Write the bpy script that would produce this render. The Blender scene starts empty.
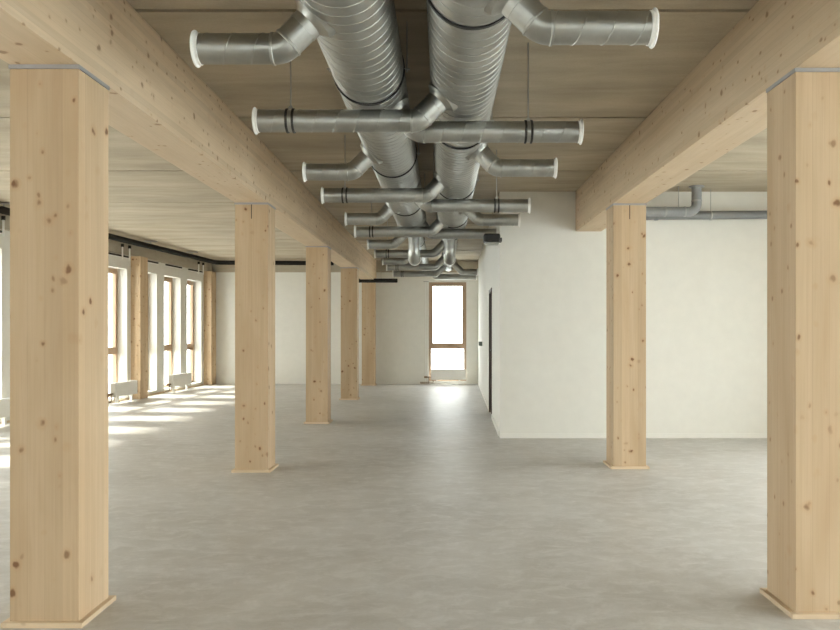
import bpy, bmesh, math, random
from mathutils import Vector, Matrix
random.seed(4)
PI = math.pi
sc = bpy.context.scene
COL = sc.collection

# ------------------------------------------------------------------ measures
CAM_Z = 1.5
CEIL = 3.42
FAR = 21.35            # far wall
CORE = 10.69           # front face of the white core
REAR = -6.0
RIGHT = 5.7
BEAM_Z = 2.844
Y_COL = [3.90, 8.12, 12.32, 16.52, 20.80]
Y_COLR = [4.02, 8.32]; BEAM_ZR = 2.868; W_COL = 0.350
SKEW = math.atan(0.062)          # the window wall is not quite parallel
L_ORG = Vector((-6.78, 16.72, 0)); L_ANG = PI/2 - SKEW
CORE_X = 0.79; CORE_SLOPE = 0.0175

# ------------------------------------------------------------------ materials
def new_mat(name):
    m = bpy.data.materials.new(name); m.use_nodes = True
    nt = m.node_tree
    b = nt.nodes['Principled BSDF']
    return m, nt, b
def N(nt, t, **kw):
    n = nt.nodes.new(t)
    for k, v in kw.items(): setattr(n, k, v)
    return n
def mapping(nt, scale, offset_random=False):
    tc = N(nt, 'ShaderNodeTexCoord')
    vec = tc.outputs['Object']
    if offset_random:
        oi = N(nt, 'ShaderNodeObjectInfo')
        mul = N(nt, 'ShaderNodeMath', operation='MULTIPLY'); mul.inputs[1].default_value = 37.0
        nt.links.new(oi.outputs['Random'], mul.inputs[0])
        add = N(nt, 'ShaderNodeVectorMath', operation='ADD')
        nt.links.new(vec, add.inputs[0]); nt.links.new(mul.outputs[0], add.inputs[1])
        vec = add.outputs[0]
    mp = N(nt, 'ShaderNodeMapping'); mp.inputs['Scale'].default_value = scale
    nt.links.new(vec, mp.inputs['Vector'])
    return mp.outputs['Vector']
def noise(nt, vec, scale=1.0, detail=4, rough=0.55, dist=0.0):
    n = N(nt, 'ShaderNodeTexNoise'); n.inputs['Scale'].default_value = scale
    n.inputs['Detail'].default_value = detail; n.inputs['Roughness'].default_value = rough
    n.inputs['Distortion'].default_value = dist
    nt.links.new(vec, n.inputs['Vector'])
    return n.outputs['Fac']
def ramp(nt, fac, stops):
    r = N(nt, 'ShaderNodeValToRGB')
    els = r.color_ramp.elements
    while len(els) < len(stops): els.new(0.5)
    for e, (p, c) in zip(els, stops):
        e.position = p; e.color = (c, c, c, 1) if isinstance(c, (int, float)) else (*c, 1)
    nt.links.new(fac, r.inputs['Fac'])
    return r.outputs['Color']
def mix(nt, fac, a, b, mode='MIX'):
    n = N(nt, 'ShaderNodeMix', data_type='RGBA', blend_type=mode)
    for sock, v in ((n.inputs[0], fac), (n.inputs[6], a), (n.inputs[7], b)):
        if isinstance(v, (int, float)): sock.default_value = v
        elif isinstance(v, tuple): sock.default_value = (*v, 1)
        else: nt.links.new(v, sock)
    return n.outputs[2]
def bump(nt, b, fac, strength, dist=0.01):
    n = N(nt, 'ShaderNodeBump'); n.inputs['Strength'].default_value = strength; n.inputs['Distance'].default_value = dist
    nt.links.new(fac, n.inputs['Height']); nt.links.new(n.outputs[0], b.inputs['Normal'])

def plain(name, col, rough=0.5, metal=0.0, var=0.06, spec=0.5):
    m, nt, b = new_mat(name)
    v = mapping(nt, (1, 1, 1))
    f = noise(nt, v, 6.0, 5)
    lo = tuple(c*(1-var) for c in col); hi = tuple(min(1, c*(1+var)) for c in col)
    nt.links.new(ramp(nt, f, [(0.3, lo), (0.7, hi)]), b.inputs['Base Color'])
    b.inputs['Roughness'].default_value = rough; b.inputs['Metallic'].default_value = metal
    b.inputs['Specular IOR Level'].default_value = spec
    return m

def wood(name, axis, light, dark, lam, knot=1.0):
    """spruce glulam; grain runs along the given axis, lam = lamella width across"""
    m, nt, b = new_mat(name)
    def sc3(across, along):
        s = [across]*3; s[axis] = along; return tuple(s)
    warp = mapping(nt, sc3(5, 0.8), True)
    n1 = noise(nt, warp, 1.0, 3, 0.5, 0.6)
    fine = noise(nt, mapping(nt, sc3(70, 1.6), True), 1.0, 3, 0.6, 0.4)
    c = mix(nt, ramp(nt, n1, [(0.32, 0.0), (0.72, 1.0)]), light, dark)
    c = mix(nt, ramp(nt, fine, [(0.42, 0.0), (0.75, 0.28)]), c, tuple(d*0.78 for d in dark))
    # lamellae : one tone per board
    tc = N(nt, 'ShaderNodeTexCoord')
    sn = N(nt, 'ShaderNodeVectorMath', operation='SNAP')
    sn.inputs[1].default_value = lam
    nt.links.new(tc.outputs['Object'], sn.inputs[0])
    wn = N(nt, 'ShaderNodeTexWhiteNoise', noise_dimensions='4D')
    oi = N(nt, 'ShaderNodeObjectInfo')
    nt.links.new(sn.outputs[0], wn.inputs['Vector']); nt.links.new(oi.outputs['Random'], wn.inputs['W'])
    c = mix(nt, 0.55, c, ramp(nt, wn.outputs['Value'], [(0.0, 0.80), (1.0, 1.0)]), 'MULTIPLY')
    # glue lines
    fr = N(nt, 'ShaderNodeVectorMath', operation='DIVIDE'); fr.inputs[1].default_value = lam
    nt.links.new(tc.outputs['Object'], fr.inputs[0])
    f2 = N(nt, 'ShaderNodeVectorMath', operation='FRACTION'); nt.links.new(fr.outputs[0], f2.inputs[0])
    sx = N(nt, 'ShaderNodeSeparateXYZ'); nt.links.new(f2.outputs[0], sx.inputs[0])
    for i, ax in enumerate('XYZ'):
        if i == axis or lam[i] > 10: continue
        wdt = 0.0025/lam[i]
        g = ramp(nt, sx.outputs[ax], [(0.0, 0.80), (wdt*0.6, 0.80), (wdt, 1.0)])
        c = mix(nt, 0.6, c, g, 'MULTIPLY')
    # knots of two sizes
    for s_ac, s_al, r0, r1, st in ((7.0, 6.5, 0.12, 0.17, 0.95*knot), (13.0, 9.0, 0.10, 0.16, 0.85*knot)):
        v = N(nt, 'ShaderNodeTexVoronoi', feature='F1'); v.inputs['Scale'].default_value = 1.0
        wob = N(nt, 'ShaderNodeTexNoise'); wob.inputs['Scale'].default_value = 1.0; wob.inputs['Detail'].default_value = 2
        nt.links.new(mapping(nt, sc3(22, 14), True), wob.inputs['Vector'])
        ws = N(nt, 'ShaderNodeVectorMath', operation='MULTIPLY_ADD'); ws.inputs[1].default_value = (0.28, 0.28, 0.28)
        nt.links.new(wob.outputs['Color'], ws.inputs[0]); nt.links.new(mapping(nt, sc3(s_ac, s_al), True), ws.inputs[2])
        nt.links.new(ws.outputs[0], v.inputs['Vector'])
        core = ramp(nt, v.outputs['Distance'], [(r0*0.7, 1.0), (r1*0.92, 0.0)])
        halo = ramp(nt, v.outputs['Distance'], [(r1*0.8, 0.32), (r1*1.7, 0.0)])
        sep = N(nt, 'ShaderNodeSeparateColor'); nt.links.new(v.outputs['Color'], sep.inputs[0])
        sel = ramp(nt, sep.outputs[0], [(0.30, 0.0), (0.68, st)])
        mh = N(nt, 'ShaderNodeMath', operation='MULTIPLY'); nt.links.new(halo, mh.inputs[0]); nt.links.new(sel, mh.inputs[1])
        mk = N(nt, 'ShaderNodeMath', operation='MULTIPLY'); nt.links.new(core, mk.inputs[0]); nt.links.new(sel, mk.inputs[1])
        c = mix(nt, mh.outputs[0], c, (dark[0]*0.78, dark[1]*0.62, dark[2]*0.5))
        c = mix(nt, mk.outputs[0], c, (0.19, 0.095, 0.045))
    nt.links.new(c, b.inputs['Base Color'])
    b.inputs['Roughness'].default_value = 0.62
    b.inputs['Specular IOR Level'].default_value = 0.25
    bump(nt, b, fine, 0.08, 0.004)
    return m

def concrete(name, a, c2, streak, speck=0.25, rough=0.8):
    m, nt, b = new_mat(name)
    big = noise(nt, mapping(nt, streak), 1.0, 6, 0.6, 0.3)
    cloud = noise(nt, mapping(nt, (0.5, 0.5, 0.5)), 1.0, 5, 0.6, 0.5)
    fine = noise(nt, mapping(nt, (60, 60, 60)), 1.0, 4, 0.7)
    c = mix(nt, ramp(nt, big, [(0.3, 0.0), (0.7, 1.0)]), a, c2)
    c = mix(nt, 0.5, c, ramp(nt, cloud, [(0.3, 0.82), (0.7, 1.0)]), 'MULTIPLY')
    c = mix(nt, speck, c, ramp(nt, fine, [(0.3, 0.7), (0.6, 1.0)]), 'MULTIPLY')
    nt.links.new(c, b.inputs['Base Color'])
    b.inputs['Roughness'].default_value = rough
    b.inputs['Specular IOR Level'].default_value = 0.3
    bump(nt, b, fine, 0.05, 0.003)
    return m

def floor_mat():
    m, nt, b = new_mat('polished screed')
    cloud = noise(nt, mapping(nt, (0.9, 0.9, 1)), 1.0, 7, 0.62, 0.8)
    trow = noise(nt, mapping(nt, (2.6, 4.2, 1)), 1.0, 8, 0.68, 1.0)
    patch = noise(nt, mapping(nt, (5.5, 8.0, 1)), 1.0, 6, 0.7, 0.6)
    fine = noise(nt, mapping(nt, (45, 45, 45)), 1.0, 4, 0.7)
    c = mix(nt, ramp(nt, cloud, [(0.32, 0.0), (0.68, 1.0)]), (0.43, 0.408, 0.372), (0.55, 0.533, 0.498))
    c = mix(nt, ramp(nt, trow, [(0.42, 0.0), (0.68, 0.6)]), c, (0.62, 0.612, 0.59))
    c = mix(nt, ramp(nt, patch, [(0.47, 0.0), (0.70, 0.6)]), c, (0.69, 0.682, 0.66))
    c = mix(nt, 0.2, c, ramp(nt, fine, [(0.35, 0.75), (0.65, 1.0)]), 'MULTIPLY')
    nt.links.new(c, b.inputs['Base Color'])
    nt.links.new(ramp(nt, trow, [(0.3, 0.38), (0.7, 0.55)]), b.inputs['Roughness'])
    b.inputs['Specular IOR Level'].default_value = 0.3
    bump(nt, b, patch, 0.06, 0.01)
    return m

def galvanised(name, rough=0.34, streak=(3, 3, 3)):
    m, nt, b = new_mat(name)
    n1 = noise(nt, mapping(nt, streak, True), 1.0, 5, 0.6, 0.4)
    n2 = noise(nt, mapping(nt, (40, 40, 40), True), 1.0, 3, 0.6)
    c = mix(nt, ramp(nt, n1, [(0.3, 0.0), (0.7, 1.0)]), (0.33, 0.335, 0.315), (0.48, 0.485, 0.46))
    c = mix(nt, 0.25, c, ramp(nt, n2, [(0.3, 0.8), (0.7, 1.0)]), 'MULTIPLY')
    nt.links.new(c, b.inputs['Base Color'])
    nt.links.new(ramp(nt, n1, [(0.25, rough-0.08), (0.75, rough+0.1)]), b.inputs['Roughness'])
    b.inputs['Metallic'].default_value = 1.0
    return m

def glass_mat():
    m, nt, b = new_mat('clear window glass')
    out = nt.nodes['Material Output']
    tr = N(nt, 'ShaderNodeBsdfTransparent'); gl = N(nt, 'ShaderNodeBsdfGlossy')
    gl.inputs['Roughness'].default_value = 0.02
    tr.inputs['Color'].default_value = (0.96, 0.98, 0.97, 1)
    fr = N(nt, 'ShaderNodeFresnel'); fr.inputs['IOR'].default_value = 1.25
    mx = N(nt, 'ShaderNodeMixShader')
    ge = N(nt, 'ShaderNodeNewGeometry'); iv = N(nt, 'ShaderNodeMath', operation='SUBTRACT'); iv.inputs[0].default_value = 1.0
    nt.links.new(ge.outputs['Backfacing'], iv.inputs[1])
    mu = N(nt, 'ShaderNodeMath', operation='MULTIPLY'); nt.links.new(fr.outputs[0], mu.inputs[0]); nt.links.new(iv.outputs[0], mu.inputs[1])
    nt.links.new(mu.outputs[0], mx.inputs[0]); nt.links.new(tr.outputs[0], mx.inputs[1]); nt.links.new(gl.outputs[0], mx.inputs[2])
    nt.links.new(mx.outputs[0], out.inputs['Surface'])
    return m

WOOD_L = (0.685, 0.525, 0.35); WOOD_D = (0.585, 0.425, 0.265)
M = {
    'post': wood('spruce glulam upright', 2, WOOD_L, WOOD_D, (0.0887, 0.0711, 50)),
    'beam': wood('spruce glulam beam', 1, (0.75, 0.60, 0.425), (0.66, 0.505, 0.335), (0.2, 50, 0.04), 0.7),
    'trimwood': wood('spruce skirting board', 0, (0.74, 0.60, 0.43), (0.68, 0.53, 0.36), (50, 50, 50), 0.3),
    'frame': wood('oiled window timber', 2, (0.50, 0.36, 0.25), (0.42, 0.29, 0.19), (0.5, 0.5, 50), 0.2),
    'floor': floor_mat(),
    'ceil': concrete('precast concrete soffit', (0.375, 0.318, 0.232), (0.54, 0.472, 0.36), (0.8, 3.2, 1)),
    'band': concrete('fair faced concrete', (0.40, 0.355, 0.275), (0.50, 0.45, 0.36), (1.5, 1.5, 6)),
    'white': plain('white wall paint', (0.755, 0.745, 0.695), 0.75, var=0.02, spec=0.2),
    'skirt': plain('white skirting paint', (0.775, 0.765, 0.715), 0.5, var=0.02),
    'duct': galvanised('galvanised spiral duct', 0.40),
    'fitting': galvanised('galvanised pressed fitting', 0.34),
    'rubber': plain('black rubber', (0.018, 0.018, 0.018), 0.6),
    'rod': plain('zinc threaded rod', (0.45, 0.45, 0.43), 0.4, 1.0),
    'cap': plain('white plastic', (0.85, 0.85, 0.82), 0.45, var=0.02),
    'plate': plain('grey steel plate', (0.36, 0.355, 0.36), 0.5, 0.3),
    'dark': plain('dark slot', (0.03, 0.025, 0.02), 0.8),
    'black': plain('black insulation', (0.02, 0.018, 0.016), 0.85, spec=0.15),
    'lag': plain('grey pipe lagging', (0.27, 0.28, 0.285), 0.6, var=0.14),
    'pipe': plain('dark grey plastic pipe', (0.20, 0.205, 0.21), 0.45),
    'enamel': plain('white radiator enamel', (0.80, 0.79, 0.75), 0.35, var=0.02),
    'brass': plain('aged brass', (0.20, 0.13, 0.07), 0.45, 0.6),
    'door': plain('dark brown door', (0.085, 0.065, 0.055), 0.5),
    'blackplastic': plain('black plastic', (0.014, 0.014, 0.014), 0.4),
    'lens': plain('smoky diffuser', (0.28, 0.28, 0.26), 0.3),
    'switch': plain('dark green plastic', (0.06, 0.085, 0.06), 0.45),
    'glass': glass_mat(),
    'ground': plain('pale paving', (0.58, 0.6, 0.61), 0.9),
}

# ------------------------------------------------------------------ mesh helpers
def link(name, bm, mat, parent=None, smooth=False, bevel=0.0, sharp=40):
    me = bpy.data.meshes.new(name)
    bmesh.ops.recalc_face_normals(bm, faces=bm.faces)
    bm.to_mesh(me); bm.free()
    me.materials.append(M[mat] if isinstance(mat, str) else mat)
    o = bpy.data.objects.new(name, me); COL.objects.link(o)
    if parent: o.parent = parent
    if smooth:
        for p in me.polygons: p.use_smooth = True
        try: me.set_sharp_from_angle(angle=math.radians(sharp))
        except Exception: pass
    if bevel:
        b = o.modifiers.new('Bevel', 'BEVEL'); b.width = bevel; b.segments = 2; b.limit_method = 'ANGLE'
    return o
def box(bm, x0, x1, y0, y1, z0, z1):
    vs = [bm.verts.new((x, y, z)) for z in (z0, z1) for x, y in ((x0, y0), (x1, y0), (x1, y1), (x0, y1))]
    for f in ((0, 3, 2, 1), (4, 5, 6, 7), (0, 1, 5, 4), (1, 2, 6, 5), (2, 3, 7, 6), (3, 0, 4, 7)):
        bm.faces.new([vs[i] for i in f])
def bx(*a):
    bm = bmesh.new(); box(bm, *a); return bm
def frame_of(d):
    d = d.normalized()
    a = Vector((0, 0, 1)) if abs(d.z) < 0.9 else Vector((0, 1, 0))
    u = d.cross(a).normalized(); v = u.cross(d).normalized()
    return d, u, v
def tube(bm, pts, r, seg=20, caps=True):
    """swept round tube through points; r a number or one per point"""
    pts = [Vector(p) for p in pts]
    rs = r if isinstance(r, (list, tuple)) else [r]*len(pts)
    d0, u, v = frame_of(pts[1]-pts[0])
    rings = []; prev = d0
    for i, p in enumerate(pts):
        if i == 0: d = (pts[1]-p).normalized()
        elif i == len(pts)-1: d = (p-pts[i-1]).normalized()
        else: d = ((p-pts[i-1]).normalized()+(pts[i+1]-p).normalized()).normalized()
        q = prev.rotation_difference(d); u = q @ u; v = q @ v; prev = d
        rings.append([bm.verts.new(p + (u*math.cos(2*PI*k/seg)+v*math.sin(2*PI*k/seg))*rs[i]) for k in range(seg)])
    for a, b in zip(rings, rings[1:]):
        for k in range(seg): bm.faces.new((a[k], a[(k+1) % seg], b[(k+1) % seg], b[k]))
    if caps: bm.faces.new(rings[0]); bm.faces.new(rings[-1])
def lathe(bm, origin, axis, prof, seg=28):
    """revolve (radius, distance along axis) around axis"""
    o = Vector(origin); d, u, v = frame_of(Vector(axis))
    rings = []
    for r, t in prof:
        if r < 1e-6: rings.append([bm.verts.new(o+d*t)])
        else: rings.append([bm.verts.new(o+d*t+(u*math.cos(2*PI*k/seg)+v*math.sin(2*PI*k/seg))*r) for k in range(seg)])
    for a, b in zip(rings, rings[1:]):
        for k in range(seg):
            k2 = (k+1) % seg
            if len(a) == 1 and len(b) == 1: continue
            if len(a) == 1: bm.faces.new((a[0], b[k2], b[k]))
            elif len(b) == 1: bm.faces.new((a[k], a[k2], b[0]))
            else: bm.faces.new((a[k], a[k2], b[k2], b[k]))
def spiral(bm, origin, axis, r, L, pitch, h, w, seg=36):
    """spiral-seamed pipe : a raised lock seam winds round it"""
    o = Vector(origin); d, u, v = frame_of(Vector(axis))
    offs = [(0, 0), (w*0.2, h), (w*0.8, h), (w, 0), (w+(pitch-w)*0.5, 0)]
    n = len(offs)
    turns = int(L/pitch)+3
    rows = []
    for t in range(-1, turns):
        for off, hh in offs:
            row = []
            for k in range(seg):
                a = 2*PI*k/seg
                s = t*pitch+off+pitch*k/seg
                s = min(max(s, 0), L)
                row.append(bm.verts.new(o+d*s+(u*math.cos(a)+v*math.sin(a))*(r+hh)))
            rows.append(row)
    for j in range(len(rows)-1):
        for k in range(seg-1):
            bm.faces.new((rows[j][k], rows[j][k+1], rows[j+1][k+1], rows[j+1][k]))
        if j+n+1 < len(rows):
            bm.faces.new((rows[j][seg-1], rows[j+n][0], rows[j+n+1][0], rows[j+1][seg-1]))
    bmesh.ops.remove_doubles(bm, verts=bm.verts, dist=0.0006)
def arc(c, a0, a1, r, n, e1, e2):
    return [Vector(c)+Vector(e1)*r*math.cos(a0+(a1-a0)*i/n)+Vector(e2)*r*math.sin(a0+(a1-a0)*i/n) for i in range(n+1)]

def tag(o, label=None, cat=None, group=None, kind=None):
    if label: o['label'] = label
    if cat: o['category'] = cat
    if group: o['group'] = group
    if kind: o['kind'] = kind
    return o
def thing(name, label, cat, loc=(0, 0, 0), rz=0, group=None):
    o = bpy.data.objects.new(name, None); COL.objects.link(o)
    o.empty_display_size = 0.1
    o.location = loc; o.rotation_euler = (0, 0, rz)
    return tag(o, label, cat, group)
def struct(name, bm, mat, loc=None, rz=0, **kw):
    o = link(name, bm, mat, **kw)
    if loc is not None: o.location = loc; o.rotation_euler = (0, 0, rz)
    return tag(o, kind='structure')
def copy_tree(o, parent=None):
    c = o.copy(); COL.objects.link(c)
    if parent: c.parent = parent
    for ch in [x for x in COL.objects if x.parent == o]: copy_tree(ch, c)
    return c

# ------------------------------------------------------------------ setting
struct('floor', bx(-9.2, RIGHT+0.4, REAR-0.4, FAR+0.4, -0.2, 0), 'floor')
bm = bmesh.new()
y = 4.63-2.33*5
edges = []
while y < FAR+0.4:
    edges.append(y); y += 2.33
ys = [REAR-0.4]+[e for e in edges if e > REAR]+[FAR+0.4]
for a, b in zip(ys, ys[1:]): box(bm, -9.2, RIGHT+0.4, a+0.022, b-0.022, CEIL, CEIL+0.16)
box(bm, -9.2, RIGHT+0.4, REAR-0.4, FAR+0.4, CEIL+0.16, CEIL+0.3)
struct('ceiling', bm, 'ceil')

WIN_N = 0
def wall_with_openings(name, loc, rz, s0, s1, ops, z0, z1, top, thick, notches=()):
    """wall along local x, outward = local y; ops = openings, notches = where posts are let in"""
    bm = bmesh.new()
    cuts = sorted(ops)
    p = s0
    def pier(a, b):
        if b-a < 1e-4: return
        q = a
        for n0, n1, nd in sorted(notches):
            if n0 >= a-1e-3 and n1 <= b+1e-3:
                if n0-q > 1e-3: box(bm, q, n0, 0, thick, 0, top)
                box(bm, n0, n1, nd, thick, 0, top); q = n1
        if b-q > 1e-3: box(bm, q, b, 0, thick, 0, top)
    for a, b in cuts:
        pier(p, a)
        box(bm, a, b, 0, thick, z1, top)
        if z0 > 0: box(bm, a, b, 0, thick, 0, z0)
        p = b
    pier(p, s1)
    return struct(name, bm, 'white', loc, rz)
PORTALS = []
def window(loc, rz, a, b, z0, z1, d, transom=1.04, slot=False, fw=0.065, dep=0.075):
    global WIN_N
    WIN_N += 1
    bm = bmesh.new()
    box(bm, a, a+fw, d, d+dep, z0, z1); box(bm, b-fw, b, d, d+dep, z0, z1)
    box(bm, a+fw, b-fw, d, d+dep, z1-fw, z1); box(bm, a+fw, b-fw, d, d+dep, z0, z0+0.05)
    box(bm, a+fw, b-fw, d, d+dep, transom-0.062, transom+0.062)
    w = struct('window_%d' % WIN_N, bm, 'frame', loc, rz)
    # opening sash above the transom
    sw = 0.045; ia, ib = a+fw, b-fw; s0, s1 = transom+0.062, z1-fw
    bm = bmesh.new()
    box(bm, ia, ia+sw, d-0.012, d+0.05, s0, s1); box(bm, ib-sw, ib, d-0.012, d+0.05, s0, s1)
    box(bm, ia+sw, ib-sw, d-0.012, d+0.05, s1-sw, s1); box(bm, ia+sw, ib-sw, d-0.012, d+0.05, s0, s0+0.03)
    sash = link('sash', bm, 'frame', w)
    link('pane', bx(ia+sw, ib-sw, d+0.018, d+0.026, s0+0.03, s1-sw), 'glass', sash)
    link('pane', bx(ia, ib, d+0.03, d+0.038, z0+0.05, transom-0.062), 'glass', w)
    bm = bmesh.new(); box(bm, ia+0.012, ia+0.032, d-0.03, d-0.012, 1.22, 1.29); box(bm, ia+0.014, ia+0.03, d-0.055, d-0.03, 1.17, 1.28)
    link('handle', bm, 'rod', sash)
    if slot:
        bm = bmesh.new(); box(bm, a+0.06, b+0.02, -0.03, -0.002, 3.05, 3.085)
        link('air_slot', bm, 'dark', w)
        bm = bmesh.new(); box(bm, a+0.03, b+0.05, -0.012, -0.001, 3.03, 3.05)
        link('air_slot_trim', bm, 'cap', w)
    R = Matrix.Rotation(rz, 3, 'Z')
    c = Vector(loc)+R @ Vector(((a+b)/2, d+dep+0.08, (z0+z1)/2))
    PORTALS.append((c, R @ Vector((0, 1, 0)), b-a, z1-z0))
    return w

# left window wall (local x runs away from the camera, local y outward)
cs = math.cos(SKEW)
L_OPS = []
for k in range(-5, 1):
    base = k*4.25
    for o0 in (0.36, 1.72, 3.11): L_OPS.append((base+o0, base+o0+0.97-(0.02 if o0 < 1 else 0)))
POST_W = 0.355
notches = [(0.0, POST_W, 0.14)]
wall_with_openings('wall_left', L_ORG, L_ANG, -22.9, 4.63, L_OPS, 0.09, 2.81, 3.1, 0.36,
                   [(0.0, POST_W, 0.137), (4.25, 4.25+POST_W, 0.137)])
for i, (a, b) in enumerate(L_OPS):
    if a > -10: window(L_ORG, L_ANG, a, b, 0.09, 2.81, 0.21, slot=True)
    else: window(L_ORG, L_ANG, a, b, 0.09, 2.81, 0.21)
struct('trim_1', bx(-22.9, 4.63, -0.10, 0.36, 3.1, CEIL), 'band', L_ORG, L_ANG)
bm = bmesh.new()
prev = -22.9
for a, b in ((-8.5, 0.0), (POST_W, 4.25)): box(bm, a, b, -0.014, 0.0, 0, 0.035)
struct('baseboard_left', bm, 'trimwood', L_ORG, L_ANG)

# far wall
bm = bmesh.new()
WX0, WX1 = -0.39, 0.645
box(bm, -6.75, WX0, FAR, FAR+0.36, 0, 3.1); box(bm, WX1, 1.3, FAR, FAR+0.36, 0, 3.1)
box(bm, WX0, WX1, FAR, FAR+0.36, 2.825, 3.1); box(bm, WX0, WX1, FAR, FAR+0.36, 0, 0.09)
struct('wall_far', bm, 'white')
struct('trim_2', bx(-6.75, 1.3, FAR-0.04, FAR+0.36, 3.1, CEIL), 'band')
window(Vector((0, FAR, 0)), 0, WX0, WX1, 0.09, 2.825, 0.02)

# white core : front wall and the side wall along the aisle
struct('wall_core', bx(CORE_X, RIGHT+0.3, CORE, CORE+0.2, 0, CEIL), 'white')
C_ANG = PI/2-math.atan(CORE_SLOPE)
C_ORG = Vector((CORE_X+0.0035, CORE+0.2, 0))
DA, DB, DZ = 2.18, 3.22, 2.22            # door opening along the side wall
LEN = FAR-CORE-0.2
bm = bmesh.new()     # local x away from the camera, local -y into the core
box(bm, 0, DA, -0.2, 0, 0, CEIL); box(bm, DB, LEN, -0.2, 0, 0, CEIL); box(bm, DA, DB, -0.2, 0, DZ, CEIL)
struct('wall_aisle', bm, 'white', C_ORG, C_ANG)
bm = bmesh.new()
box(bm, DA, DA+0.06, -0.2, 0.012, 0, DZ); box(bm, DB-0.06, DB, -0.2, 0.012, 0, DZ); box(bm, DA+0.06, DB-0.06, -0.2, 0.012, DZ-0.06, DZ)
door = struct('door_1', bm, 'door', C_ORG, C_ANG)
leaf = link('door_leaf', bx(DA+0.065, DB-0.065, -0.09, -0.045, 0.01, DZ-0.065), 'door', door)
bm = bmesh.new(); tube(bm, [(DA+0.15, -0.045, 1.15), (DA+0.15, 0.01, 1.15), (DA+0.29, 0.01, 1.15)], 0.011, 10)
box(bm, DA+0.125, DA+0.175, -0.045, -0.037, 1.02, 1.25)
link('door_handle', bm, 'blackplastic', leaf)
struct('baseboard_front', bx(CORE_X, RIGHT, CORE-0.014, CORE, 0, 0.065), 'skirt')
bm = bmesh.new(); box(bm, 0, DA, 0, 0.012, 0, 0.075); box(bm, DB, LEN, 0, 0.012, 0, 0.075)
struct('baseboard_aisle', bm, 'skirt', C_ORG, C_ANG)

# right wall and rear wall (beside and behind the camera) with their windows
R_ORG = Vector((RIGHT, CORE, 0)); R_ANG = -PI/2
R_OPS = [(1.6+1.42*i, 2.75+1.42*i) for i in range(10)]
wall_with_openings('wall_right', R_ORG, R_ANG, 0, CORE-REAR, R_OPS, 0.09, 3.2, CEIL, 0.36)
for a, b in R_OPS: window(R_ORG, R_ANG, a, b, 0.09, 3.2, 0.1)
B_ORG = Vector((RIGHT, REAR, 0)); B_ANG = PI
B_OPS = [(1.2+2.9*i, 2.35+2.9*i) for i in (0, 2, 4)]
wall_with_openings('wall_rear', B_ORG, B_ANG, 0, 15.5, B_OPS, 0.09, 2.81, CEIL, 0.36)
for a, b in B_OPS: window(B_ORG, B_ANG, a, b, 0.09, 2.81, 0.21)

# ------------------------------------------------------------------ timber columns and beams
def column(name, x0, y0, h, label, group, w=POST_W, base=True, slit=True, ang=0.0, plate=True, mat='post'):
    t = thing(name, label, 'column', (x0, y0, 0), ang, group)
    top = h-(0.02 if plate else 0)
    link('post', bx(0, w, 0, w, 0, top), mat, t, bevel=0.004)
    if plate: link('bearing_plate', bx(-0.004, w+0.004, -0.004, w+0.004, h-0.02, h), 'plate', t)
    if base:
        bm = bmesh.new(); e = 0.03; hh = 0.026
        box(bm, -e, w+e, -e, -0.0005, 0, hh); box(bm, -e, w+e, w+0.0005, w+e, 0, hh)
        box(bm, -e, -0.0005, 0, w, 0, hh); box(bm, w+0.0005, w+e, 0, w, 0, hh)
        link('base_trim', bm, 'trimwood', t, bevel=0.002)
    if slit:
        link('steel_slot', bx(w*0.5-0.004, w*0.5+0.004, -0.001, 0.004, h-0.17, h-0.02), 'dark', t)
    return t
LX = -2.195; RX = 1.84
names = ['nearest spruce column on the left, cut by the left picture edge side, full of knots',
         'second spruce column of the left row, standing behind the nearest one',
         'third spruce column of the left row, midway down the room',
         'fourth spruce column of the left row, behind the third',
         'last spruce column of the left row, standing against the far wall']
names[0] = 'nearest spruce column on the left, large and full of knots, under left beam'
for k, (yy, lb) in enumerate(zip(Y_COL, names)):
    column('timber_column', LX, yy, BEAM_Z, lb, 'spruce columns under the left beam', slit=(k in (1,)), w=W_COL)
column('timber_column', RX, Y_COLR[0], BEAM_ZR, 'nearest spruce column on the right, cut off by the picture edge', 'spruce columns under the right beam', slit=False)
column('timber_column', RX, Y_COLR[1], BEAM_ZR, 'slender looking spruce column on the right standing before the white wall', 'spruce columns under the right beam')
R = Matrix.Rotation(L_ANG, 3, 'Z')
for s, lb in ((0.0, 'spruce wall column between tall windows, beside the nearer white radiator'),
              (4.25, 'spruce wall column in the far left corner of the room')):
    # local x along the wall, local y outward; post is let into the wall
    p = L_ORG+R @ Vector((s, -0.218, 0))
    column('wall_column', p.x, p.y, 3.1, lb, 'spruce columns in the window wall', ang=L_ANG, base=False, slit=False, plate=False)
for x0, x1, y0, y1, zb, lb in ((LX, LX+W_COL, REAR, FAR-0.04, BEAM_Z, 'long spruce beam on the left carried by the row of five columns'),
                           (RX, RX+POST_W, REAR, CORE, BEAM_ZR, 'spruce beam on the right that runs into the white wall')):
    o = link('timber_beam', bx(0, x1-x0, 0, y1-y0, 0.0, CEIL-zb), 'beam', bevel=0.004)
    o.location = (x0, y0, zb); tag(o, lb, 'beam', 'spruce beams under the ceiling')

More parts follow.
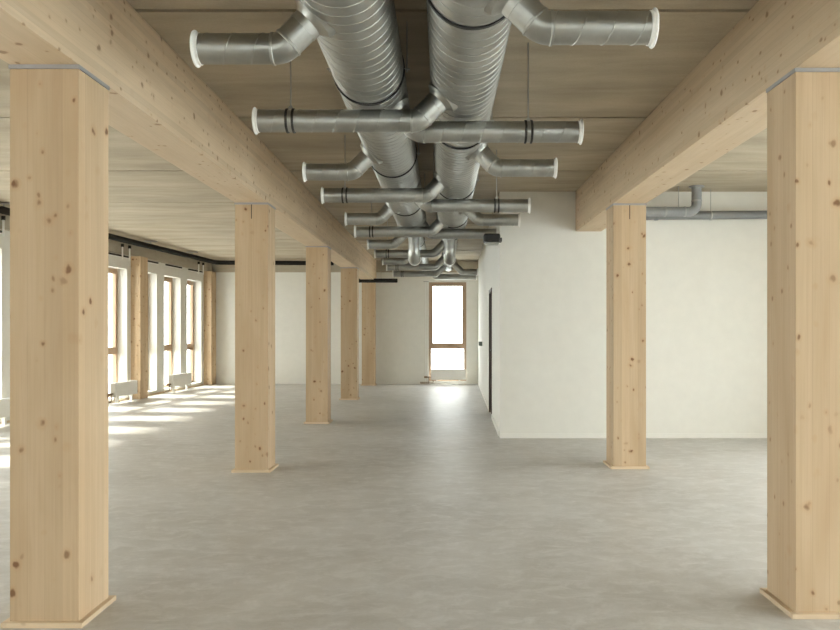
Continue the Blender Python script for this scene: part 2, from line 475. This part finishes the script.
# ------------------------------------------------------------------ ductwork
ZC = CAM_Z+1.62; RD = 0.217; XL = -0.463; XR = 0.138
ZB = CAM_Z+1.325; RB = 0.070
TAPER0, TAPER1, RS, Y_END = 11.25, 11.6, 0.125, 19.6
def main_duct(x, label, rings):
    y0 = -3.0
    t = thing('spiral_duct', label, 'duct', (x, y0, ZC), 0, 'large main ducts')
    bm = bmesh.new(); spiral(bm, (0, 0, 0), (0, 1, 0), RD, TAPER0-y0, 0.098, 0.003, 0.009, 56)
    link('duct_tube', bm, 'duct', t, smooth=True, sharp=18)
    bm = bmesh.new(); lathe(bm, (0, TAPER0-y0-0.03, 0), (0, 1, 0), [(RD+0.003, 0), (RD+0.003, 0.03), (RS+0.003, 0.35), (RS+0.003, 0.4)], 40)
    link('reducer', bm, 'fitting', t, smooth=True)
    bm = bmesh.new(); spiral(bm, (0, TAPER1-y0+0.02, 0), (0, 1, 0), RS, Y_END-TAPER1-0.05, 0.098, 0.003, 0.014, 32)
    link('narrow_duct_tube', bm, 'duct', t, smooth=True, sharp=18)
    bm = bmesh.new(); lathe(bm, (0, Y_END-y0-0.05, 0), (0, 1, 0), [(RS+0.004, 0), (RS+0.004, 0.035), (RS-0.01, 0.045), (0, 0.045)], 32)
    link('end_cap', bm, 'fitting', t, smooth=True)
    bm = bmesh.new(); lathe(bm, (0, 0.05, 0), (0, -1, 0), [(RD+0.005, 0), (RD+0.005, 0.06), (RD-0.01, 0.07), (0, 0.07)], 40)
    link('end_cap', bm, 'fitting', t, smooth=True)
    for yy in rings:
        bm = bmesh.new()
        rr = RD if yy < TAPER0 else RS
        lathe(bm, (0, yy-y0-0.013, 0), (0, 1, 0), [(rr+0.001, 0), (rr+0.010, 0.002), (rr+0.010, 0.024), (rr+0.001, 0.026), (rr+0.001, 0)], 56)
        c = link('hanger_band', bm, 'rubber', t, smooth=True)
        for sx in (-1, 1):
            bm = bmesh.new()
            ex = sx*(rr+0.022)
            box(bm, min(sx*(rr+0.004), sx*(rr+0.04)), max(sx*(rr+0.004), sx*(rr+0.04)), yy-y0-0.012, yy-y0+0.012, -0.004, 0.002)
            tube(bm, [(ex, yy-y0, -0.02), (ex, yy-y0, CEIL-ZC)], 0.005, 8)
            link('hanger_rod', bm, 'rod', c)
    return t
main_duct(XL, 'large galvanised spiral duct, left of the two, under the ceiling', [0.0, 2.4, 4.78, 7.06, 9.43, 13.9])
main_duct(XR, 'large galvanised spiral duct, right of the two, under the ceiling', [-1.2, 1.2, 3.57, 5.95, 8.31, 10.55, 12.9])

S2 = math.sqrt(0.5)
def branch(yy, from_x, sgn, cap_x, clamp_x, label, group, rd):
    """branch taking off 45 degrees down from a main duct toward sgn, then level to its cap"""
    dz = ZC-ZB
    bx0 = from_x+sgn*dz                      # corner of the bend
    t = thing('branch_duct', label, 'branch pipe', (bx0, yy, ZB), 0, group)
    diag = Vector((sgn*S2, 0, -S2))
    cen = Vector((from_x-bx0, 0, dz))        # duct centre in local space
    bend = 0.10; tl = bend*math.tan(PI/8)
    a = cen+diag*(rd+0.055); b = -diag*tl; c = Vector((sgn*tl, 0, 0))
    # arc from b to c
    n1 = Vector((-sgn*S2, 0, -S2)) if False else None
    pts = []
    for i in range(9):
        u = i/8
        pts.append((1-u)**2*b+2*u*(1-u)*Vector((0, 0, 0))+u*u*c)
    path = ([a] if (b-a).dot(diag) > 0.005 else [])+pts
    bm = bmesh.new(); tube(bm, path, RB+0.002, 24)
    elbow = link('elbow', bm, 'fitting', t, smooth=True)
    bm = bmesh.new()
    for p, d in ((b, diag), (c, Vector((sgn, 0, 0)))):
        lathe(bm, p-d*0.008, d, [(RB+0.001, 0), (RB+0.006, 0.003), (RB+0.006, 0.013), (RB+0.001, 0.016)], 24)
    link('seam_ring', bm, 'fitting', elbow, smooth=True)
    # saddle on the main duct
    bm = bmesh.new()
    lathe(bm, cen+diag*(rd-0.035), diag, [(RB+0.052, 0), (RB+0.042, 0.034), (RB+0.018, 0.047), (RB+0.005, 0.062), (RB+0.005, 0.1), (RB, 0.101)], 28)
    link('saddle', bm, 'fitting', t, smooth=True)
    L = abs(cap_x-bx0)-tl-0.012
    bm = bmesh.new(); spiral(bm, c, (sgn, 0, 0), RB, L, 0.132, 0.0022, 0.007, 28)
    link('pipe', bm, 'duct', t, smooth=True, sharp=18)
    bm = bmesh.new()
    ce = Vector((cap_x-bx0-sgn*0.03, 0, 0))
    lathe(bm, ce, (sgn, 0, 0), [(RB+0.001, 0), (RB+0.004, 0.002), (RB+0.005, 0.014), (RB+0.014, 0.019), (RB+0.015, 0.023), (RB+0.013, 0.027), (RB-0.01, 0.027), (RB-0.014, 0.022), (0, 0.022)], 32)
    link('end_cap', bm, 'cap', t, smooth=True)
    if clamp_x is not None:
        bm = bmesh.new(); lx = clamp_x-bx0
        for e in (-0.02, 0.02):
            lathe(bm, (lx+e-0.008, 0, 0), (1, 0, 0), [(RB+0.001, 0), (RB+0.007, 0.002), (RB+0.007, 0.014), (RB+0.001, 0.016), (RB+0.001, 0)], 28)
        cl = link('clamp', bm, 'rubber', t, smooth=True)
        bm = bmesh.new(); tube(bm, [(lx, 0, RB+0.003), (lx, 0, CEIL-ZB)], 0.0048, 8); box(bm, lx-0.012, lx+0.012, -0.012, 0.012, RB+0.001, RB+0.02)
        link('hanger_rod', bm, 'rod', cl)
    return t
ORD = ['nearest', 'second', 'third', 'fourth', 'fifth', 'sixth']
CAPL, CAPR = -1.17, 0.93
def lab(base, k, n): 
    if k == n-1: return base+', farthest of its kind'
    return base+(', nearest the camera' if k == 0 else ', %s from the camera' % ORD[k])
lside = [3.63, 6.46, 9.19, 11.9, 14.8]
lcross = [4.88, 7.58, 10.38, 13.39, 16.2, 18.2]
rside = [3.38, 6.30, 9.27, 17.6]
rcross = [5.15, 8.2, 10.60, 19.2]
for k, yy in enumerate(lside):
    branch(yy, XL, -1, CAPL, None, lab('short white-capped branch bending left off the left duct', k, len(lside)), 'short branches of the left duct', RD if yy < TAPER0 else RS)
for k, yy in enumerate(rside):
    cx = CAPR if yy < CORE-0.3 else 0.80
    branch(yy, XR, 1, cx, None, lab('short white-capped branch bending right off the right duct', k, len(rside)), 'short branches of the right duct', RD if yy < TAPER0 else RS)
for k, yy in enumerate(lcross):
    branch(yy, XR, -1, CAPL-0.025, -0.965, lab('long branch pipe under the left duct, white cap at left', k, len(lcross)), 'long branches reaching left', RD if yy < TAPER0 else RS)
for k, yy in enumerate(rcross):
    cx = CAPR if yy < CORE-0.3 else (0.76 if yy < CORE else 0.85)
    branch(yy, XL, 1, cx, (0.57 if k in (0, 1) else None), lab('long branch pipe under the right duct, white cap at right', k, len(rcross)), 'long branches reaching right', RD if yy < TAPER0 else RS)
for x, lb in ((XL+0.045, 'shiny drop pipe with rounded bottom hanging from the left duct'), (XR-0.04, 'shiny drop pipe with rounded bottom hanging from the right duct')):
    yy = 11.12; r = 0.08
    zt = ZC-RD-0.02; zl = CAM_Z+0.955+r
    t = thing('drop_duct', lb, 'drop pipe', (x, yy, zl), 0, 'drop pipes under the main ducts')
    bm = bmesh.new(); tube(bm, [(0, 0, 0.13), (0, 0, zt-zl)], r, 28)
    link('pipe', bm, 'duct', t, smooth=True, sharp=18)
    bm = bmesh.new(); tube(bm, [(0, 0, 0.14)]+[(0, 0.13-0.13*math.cos(q*PI/20), 0.13-0.13*math.sin(q*PI/20)) for q in range(11)]+[(0, 0.2, 0)], r+0.002, 28)
    link('elbow', bm, 'fitting', t, smooth=True)
    bm = bmesh.new(); lathe(bm, (0, 0.185, 0), (0, 1, 0), [(r+0.002, 0), (r+0.012, 0.002), (r+0.012, 0.02), (0, 0.02)], 28)
    link('end_cap', bm, 'cap', t, smooth=True)
    bm = bmesh.new(); lathe(bm, (0, 0, zt-zl+0.01), (0, 0, -1), [(r+0.04, 0), (r+0.03, 0.02), (r+0.005, 0.035), (r+0.005, 0.07), (r, 0.071)], 28)
    link('saddle', bm, 'fitting', t, smooth=True)

# ------------------------------------------------------------------ other pipes
def LW(s, d, z=0.0):
    v = L_ORG+R @ Vector((s, d, 0)); return Vector((v.x, v.y, z))
def Ly(yv): return (yv-16.72)/cs
# black insulated pipe along the window wall and far wall
t = thing('insulated_pipe', 'black insulated pipe under the ceiling along the window wall and far wall', 'pipe', (0, 0, 0))
zp = 3.30
p0 = Vector((-6.42+0.062*(-6-14.7), -5.9, zp)); p1 = Vector((-6.42+0.062*(20.55-14.7), 20.55, zp))
pe = Vector((-2.95, 20.75, zp))
dv = (p1-p0).normalized()
corner = p1
path = [p0, p1-dv*0.16]
for i in range(1, 8):
    u = i/8; path.append((1-u)**2*(p1-dv*0.16)+2*u*(1-u)*p1+u*u*(p1+(pe-p1).normalized()*0.16))
path += [p1+(pe-p1).normalized()*0.16, pe]
bm = bmesh.new(); tube(bm, path, 0.058, 18)
link('pipe', bm, 'black', t, smooth=True)
for yy in (9.3, 11.6, 13.95, 16.6, 18.9):
    q = p0+dv*((yy-p0.y)/dv.y)
    bm = bmesh.new(); tube(bm, [(q.x, q.y, zp+0.045), (q.x, q.y, CEIL-0.001)], 0.012, 8); box(bm, q.x-0.13, q.x+0.13, q.y-0.05, q.y+0.05, CEIL-0.02, CEIL-0.001)
    link('bracket', bm, 'plate', t)
for xx in (-5.2, -3.6):
    bm = bmesh.new(); yq = 20.55+0.2*(xx-p1.x)/(pe.x-p1.x); tube(bm, [(xx, yq, zp+0.045), (xx, yq, CEIL-0.001)], 0.012, 8); box(bm, xx-0.05, xx+0.05, yq-0.05, yq+0.05, CEIL-0.02, CEIL-0.001)
    link('bracket', bm, 'plate', t)
# short black bar by the last column
t = thing('hanging_bar', 'short black bar hanging in front of the last left column', 'bar', (-1.9, 20.5, 2.815), 0)
bm = bmesh.new(); tube(bm, [(-0.5, 0, 0), (-0.49, 0, 0), (0.68, 0, 0), (0.69, 0, 0)], [0.045, 0.055, 0.055, 0.045], 16)
link('rod', bm, 'black', t, smooth=True)
for xx in (0.25, 0.6):
    bm = bmesh.new(); tube(bm, [(xx, 0, 0.05), (xx, 0, CEIL-2.815-0.001)], 0.004, 8)
    link('hanger_wire', bm, 'rod', t)
# grey pipes before the core wall on the right
t = thing('lagged_pipe', 'grey lagged pipe dropping from the ceiling and turning left beside the slender column', 'pipe', (3.385, 10.28, 3.08))
bm = bmesh.new()
tube(bm, [(0, 0, CEIL-3.08-0.001), (0, 0, 0.1)]+[(-0.1+0.1*math.cos(q*PI/16), 0, 0.1-0.1*math.sin(q*PI/16)) for q in range(1, 9)]+[(-0.85, 0, 0)], 0.065, 20)
link('pipe', bm, 'lag', t, smooth=True)
bm = bmesh.new(); lathe(bm, (0, 0, CEIL-3.08-0.02), (0, 0, 1), [(0.073, 0), (0.1, 0.004), (0.1, 0.019), (0, 0.019)], 20)
link('ceiling_collar', bm, 'plate', t, smooth=True)
for xx in (-0.16, -0.42, -0.7):
    bm = bmesh.new(); lathe(bm, (xx-0.012, 0, 0), (1, 0, 0), [(0.065, 0), (0.07, 0.003), (0.07, 0.021), (0.065, 0.024)], 20)
    link('joint_band', bm, 'plate', t, smooth=True)
bm = bmesh.new(); lathe(bm, (0, 0, 0.13), (0, 0, 1), [(0.065, 0), (0.07, 0.003), (0.07, 0.021), (0.065, 0.024)], 20)
link('joint_band', bm, 'plate', t, smooth=True)
for xx in (-0.24,):
    bm = bmesh.new(); tube(bm, [(xx, 0, 0.06), (xx, 0, CEIL-3.08-0.001)], 0.005, 8); link('hanger_rod', bm, 'rod', t)
t = thing('drain_pipe', 'long dark grey pipe running along the top of the white wall at right', 'pipe', (2.7, 10.5, 3.06))
bm = bmesh.new(); tube(bm, [(0, 0, -0.02), (0.18, 0, 0), (RIGHT-2.75, 0, 0.02)], [0.045, 0.058, 0.058], 18)
link('pipe', bm, 'pipe', t, smooth=True)
bm = bmesh.new(); lathe(bm, (0.18, 0, 0), (1, 0, 0), [(0.058, 0), (0.066, 0.004), (0.066, 0.05), (0.058, 0.055)], 18)
link('socket', bm, 'pipe', t, smooth=True)
for xx in (0.95, 2.4):
    bm = bmesh.new(); lathe(bm, (xx-0.012, 0, 0), (1, 0, 0), [(0.057, 0), (0.064, 0.003), (0.064, 0.021), (0.057, 0.024)], 18)
    c = link('clamp', bm, 'rod', t, smooth=True)
    bm = bmesh.new(); tube(bm, [(xx, 0, 0.06), (xx, 0, CEIL-3.06-0.001)], 0.005, 8); link('hanger_rod', bm, 'rod', c)

# white pipe stubs under the concrete band by the windows
for s, lb in ((Ly(12.0), 'pair of white pipe stubs at the left picture edge, below the black pipe'),
              (Ly(16.25), 'pair of white pipe stubs above the wall column beside the nearer radiator'),
              (Ly(20.45), 'pair of white pipe stubs in the far left corner under the band')):
    t = thing('pipe_stub_pair', lb, 'pipe', LW(s, -0.125, 3.0), L_ANG, 'white pipe stubs on the window wall')
    for e in (-0.16, 0.16):
        bm = bmesh.new(); tube(bm, [(e, 0, -0.02), (e, 0, 0.24)], 0.016, 12); pp = link('pipe', bm, 'cap', t, smooth=True)
        bm = bmesh.new(); tube(bm, [(e, 0, 0.235), (e, 0, 0.30)], 0.03, 12); box(bm, e-0.02, e+0.02, 0, 0.0245, 0.24, 0.29); link('bracket', bm, 'black', pp)
# thin riser by the far window
t = thing('riser_pipe', 'pair of thin white riser pipes left of the far window', 'pipe', (-0.45, FAR-0.03, 0))
for e in (-0.025, 0.03):
    bm = bmesh.new(); tube(bm, [(e, 0, 0.0), (e, 0, 2.86)], 0.011, 10); link('pipe', bm, 'cap', t, smooth=True)
bm = bmesh.new(); box(bm, -0.09, 0.05, -0.02, 0.03, 2.83, 2.85); link('bracket', bm, 'rod', t)

# ------------------------------------------------------------------ radiators
def radiator(loc, rz, L, label, valve_left=True):
    """low convector; local x along its length, local -y toward the room"""
    t = thing('radiator', label, 'radiator', loc, rz, 'low white radiators')
    bm = bmesh.new(); box(bm, 0, L, -0.12, 0, 0.13, 0.42)
    body = link('body', bm, 'enamel', t, bevel=0.008)
    bm = bmesh.new()
    n = 30
    for i in range(n): box(bm, 0.03+(L-0.06)*i/n, 0.03+(L-0.06)*(i+0.55)/n, -0.1, -0.02, 0.4195, 0.4215)
    link('grille', bm, 'plate', body)
    for xx in (0.14, L-0.2):
        bm = bmesh.new(); box(bm, xx, xx+0.05, -0.085, -0.035, 0.008, 0.135); box(bm, xx-0.02, xx+0.07, -0.1, -0.02, 0, 0.008)
        link('leg', bm, 'enamel', t)
    bm = bmesh.new(); tube(bm, [(-0.10, -0.06, 0.2), (0.0, -0.06, 0.2)], 0.017, 12); tube(bm, [(-0.19, -0.06, 0.2), (-0.1, -0.06, 0.2)], 0.026, 14)
    v = link('valve', bm, 'brass', t, smooth=True)
    bm = bmesh.new()
    tube(bm, [(-0.06, -0.06, 0.2), (-0.06, -0.06, 0.05), (-0.06, -0.02, 0.03), (-0.3, -0.02, 0.03)], 0.01, 10)
    tube(bm, [(0.06, -0.06, 0.13), (0.06, -0.06, 0.06), (-0.3, -0.06, 0.06)], 0.01, 10)
    link('supply_pipe', bm, 'brass', t, smooth=True)
    return t
for yv, lb in ((11.35, 'low white radiator at the left picture edge under a window'),
               (15.63, 'low white radiator beside the wall column, right of the nearest left column'),
               (18.45, 'low white radiator under the window between the two wall columns')):
    radiator(LW(Ly(yv), -0.09), L_ANG, 1.15 if yv > 18 else 0.97, lb)
radiator((-0.33, FAR-0.06, 0), 0, 0.96, 'low white radiator under the window in the far wall')

# ------------------------------------------------------------------ small fittings
t = thing('emergency_lamp', 'small black box lamp on the corner of the white core wall', 'lamp', (0.80, CORE-0.002, 2.70))
bm = bmesh.new(); box(bm, -0.255, -0.03, -0.39, -0.17, -0.02, 0.095)
link('housing', bm, 'blackplastic', t, bevel=0.025)
bm = bmesh.new(); box(bm, -0.06, 0.005, -0.18, 0.0, 0.01, 0.06)
link('wall_bracket', bm, 'blackplastic', t)
bm = bmesh.new(); box(bm, -0.235, -0.05, -0.375, -0.185, -0.045, -0.02); link('diffuser', bm, 'lens', t, bevel=0.005)
yv = 17.96; xs = CORE_X+CORE_SLOPE*(yv-CORE)
t = thing('light_switch', 'small dark green switch box on the aisle wall beyond the door', 'switch', (xs+0.002, yv, 1.18))
link('housing', bx(-0.075, -0.0, -0.05, 0.05, -0.05, 0.05), 'switch', t, bevel=0.006)
link('rocker', bx(-0.083, -0.075, -0.03, 0.03, -0.035, 0.035), 'blackplastic', t)

# ------------------------------------------------------------------ outside ground
struct('ground', bx(-60, 60, -60, 80, -1.0, -0.8), 'ground')

# ------------------------------------------------------------------ light
w = bpy.data.worlds.new('overcast sky'); sc.world = w; w.use_nodes = True
nt = w.node_tree; bg = nt.nodes['Background']
tc = N(nt, 'ShaderNodeTexCoord'); sp = N(nt, 'ShaderNodeSeparateXYZ')
nt.links.new(tc.outputs['Generated'], sp.inputs[0])
nt.links.new(ramp(nt, sp.outputs['Z'], [(0.0, (0.60, 0.605, 0.595)), (0.6, (0.97, 0.99, 1.0))]), bg.inputs['Color'])
bg.inputs['Strength'].default_value = 12.0
sun = bpy.data.lights.new('sun', 'SUN'); sun.energy = 10; sun.angle = math.radians(4); sun.color = (1.0, 0.94, 0.84)
so = bpy.data.objects.new('sun', sun); COL.objects.link(so)
so.rotation_euler = Vector((1, -0.12, -0.72)).to_track_quat('-Z', 'Y').to_euler()
for c, out, ww, hh in PORTALS:
    l = bpy.data.lights.new('window portal', 'AREA'); l.shape = 'RECTANGLE'; l.size = ww; l.size_y = hh
    l.cycles.is_portal = True
    lo = bpy.data.objects.new('window portal', l); COL.objects.link(lo)
    lo.location = c; lo.rotation_euler = (-out).to_track_quat('-Z', 'Z').to_euler()

# ------------------------------------------------------------------ camera
cam = bpy.data.cameras.new('camera'); co = bpy.data.objects.new('camera', cam); COL.objects.link(co)
co.location = (0, 0, CAM_Z); co.rotation_euler = (PI/2, 0, 0)
cam.sensor_width = 36; cam.lens = 770/840*36
cam.shift_x = -23/840; cam.shift_y = 15/840
cam.clip_start = 0.05; cam.clip_end = 300
sc.camera = co

sc.view_settings.view_transform = 'Standard'; sc.view_settings.look = 'None'
sc.view_settings.gamma = 1; sc.view_settings.use_curve_mapping = False
sc.view_settings.exposure = 0.24
cy = sc.cycles
cy.max_bounces = 14; cy.diffuse_bounces = 10; cy.glossy_bounces = 6; cy.transparent_max_bounces = 16
cy.caustics_reflective = False; cy.caustics_refractive = False
cy.sample_clamp_indirect = 6.0
cy.use_denoising = True
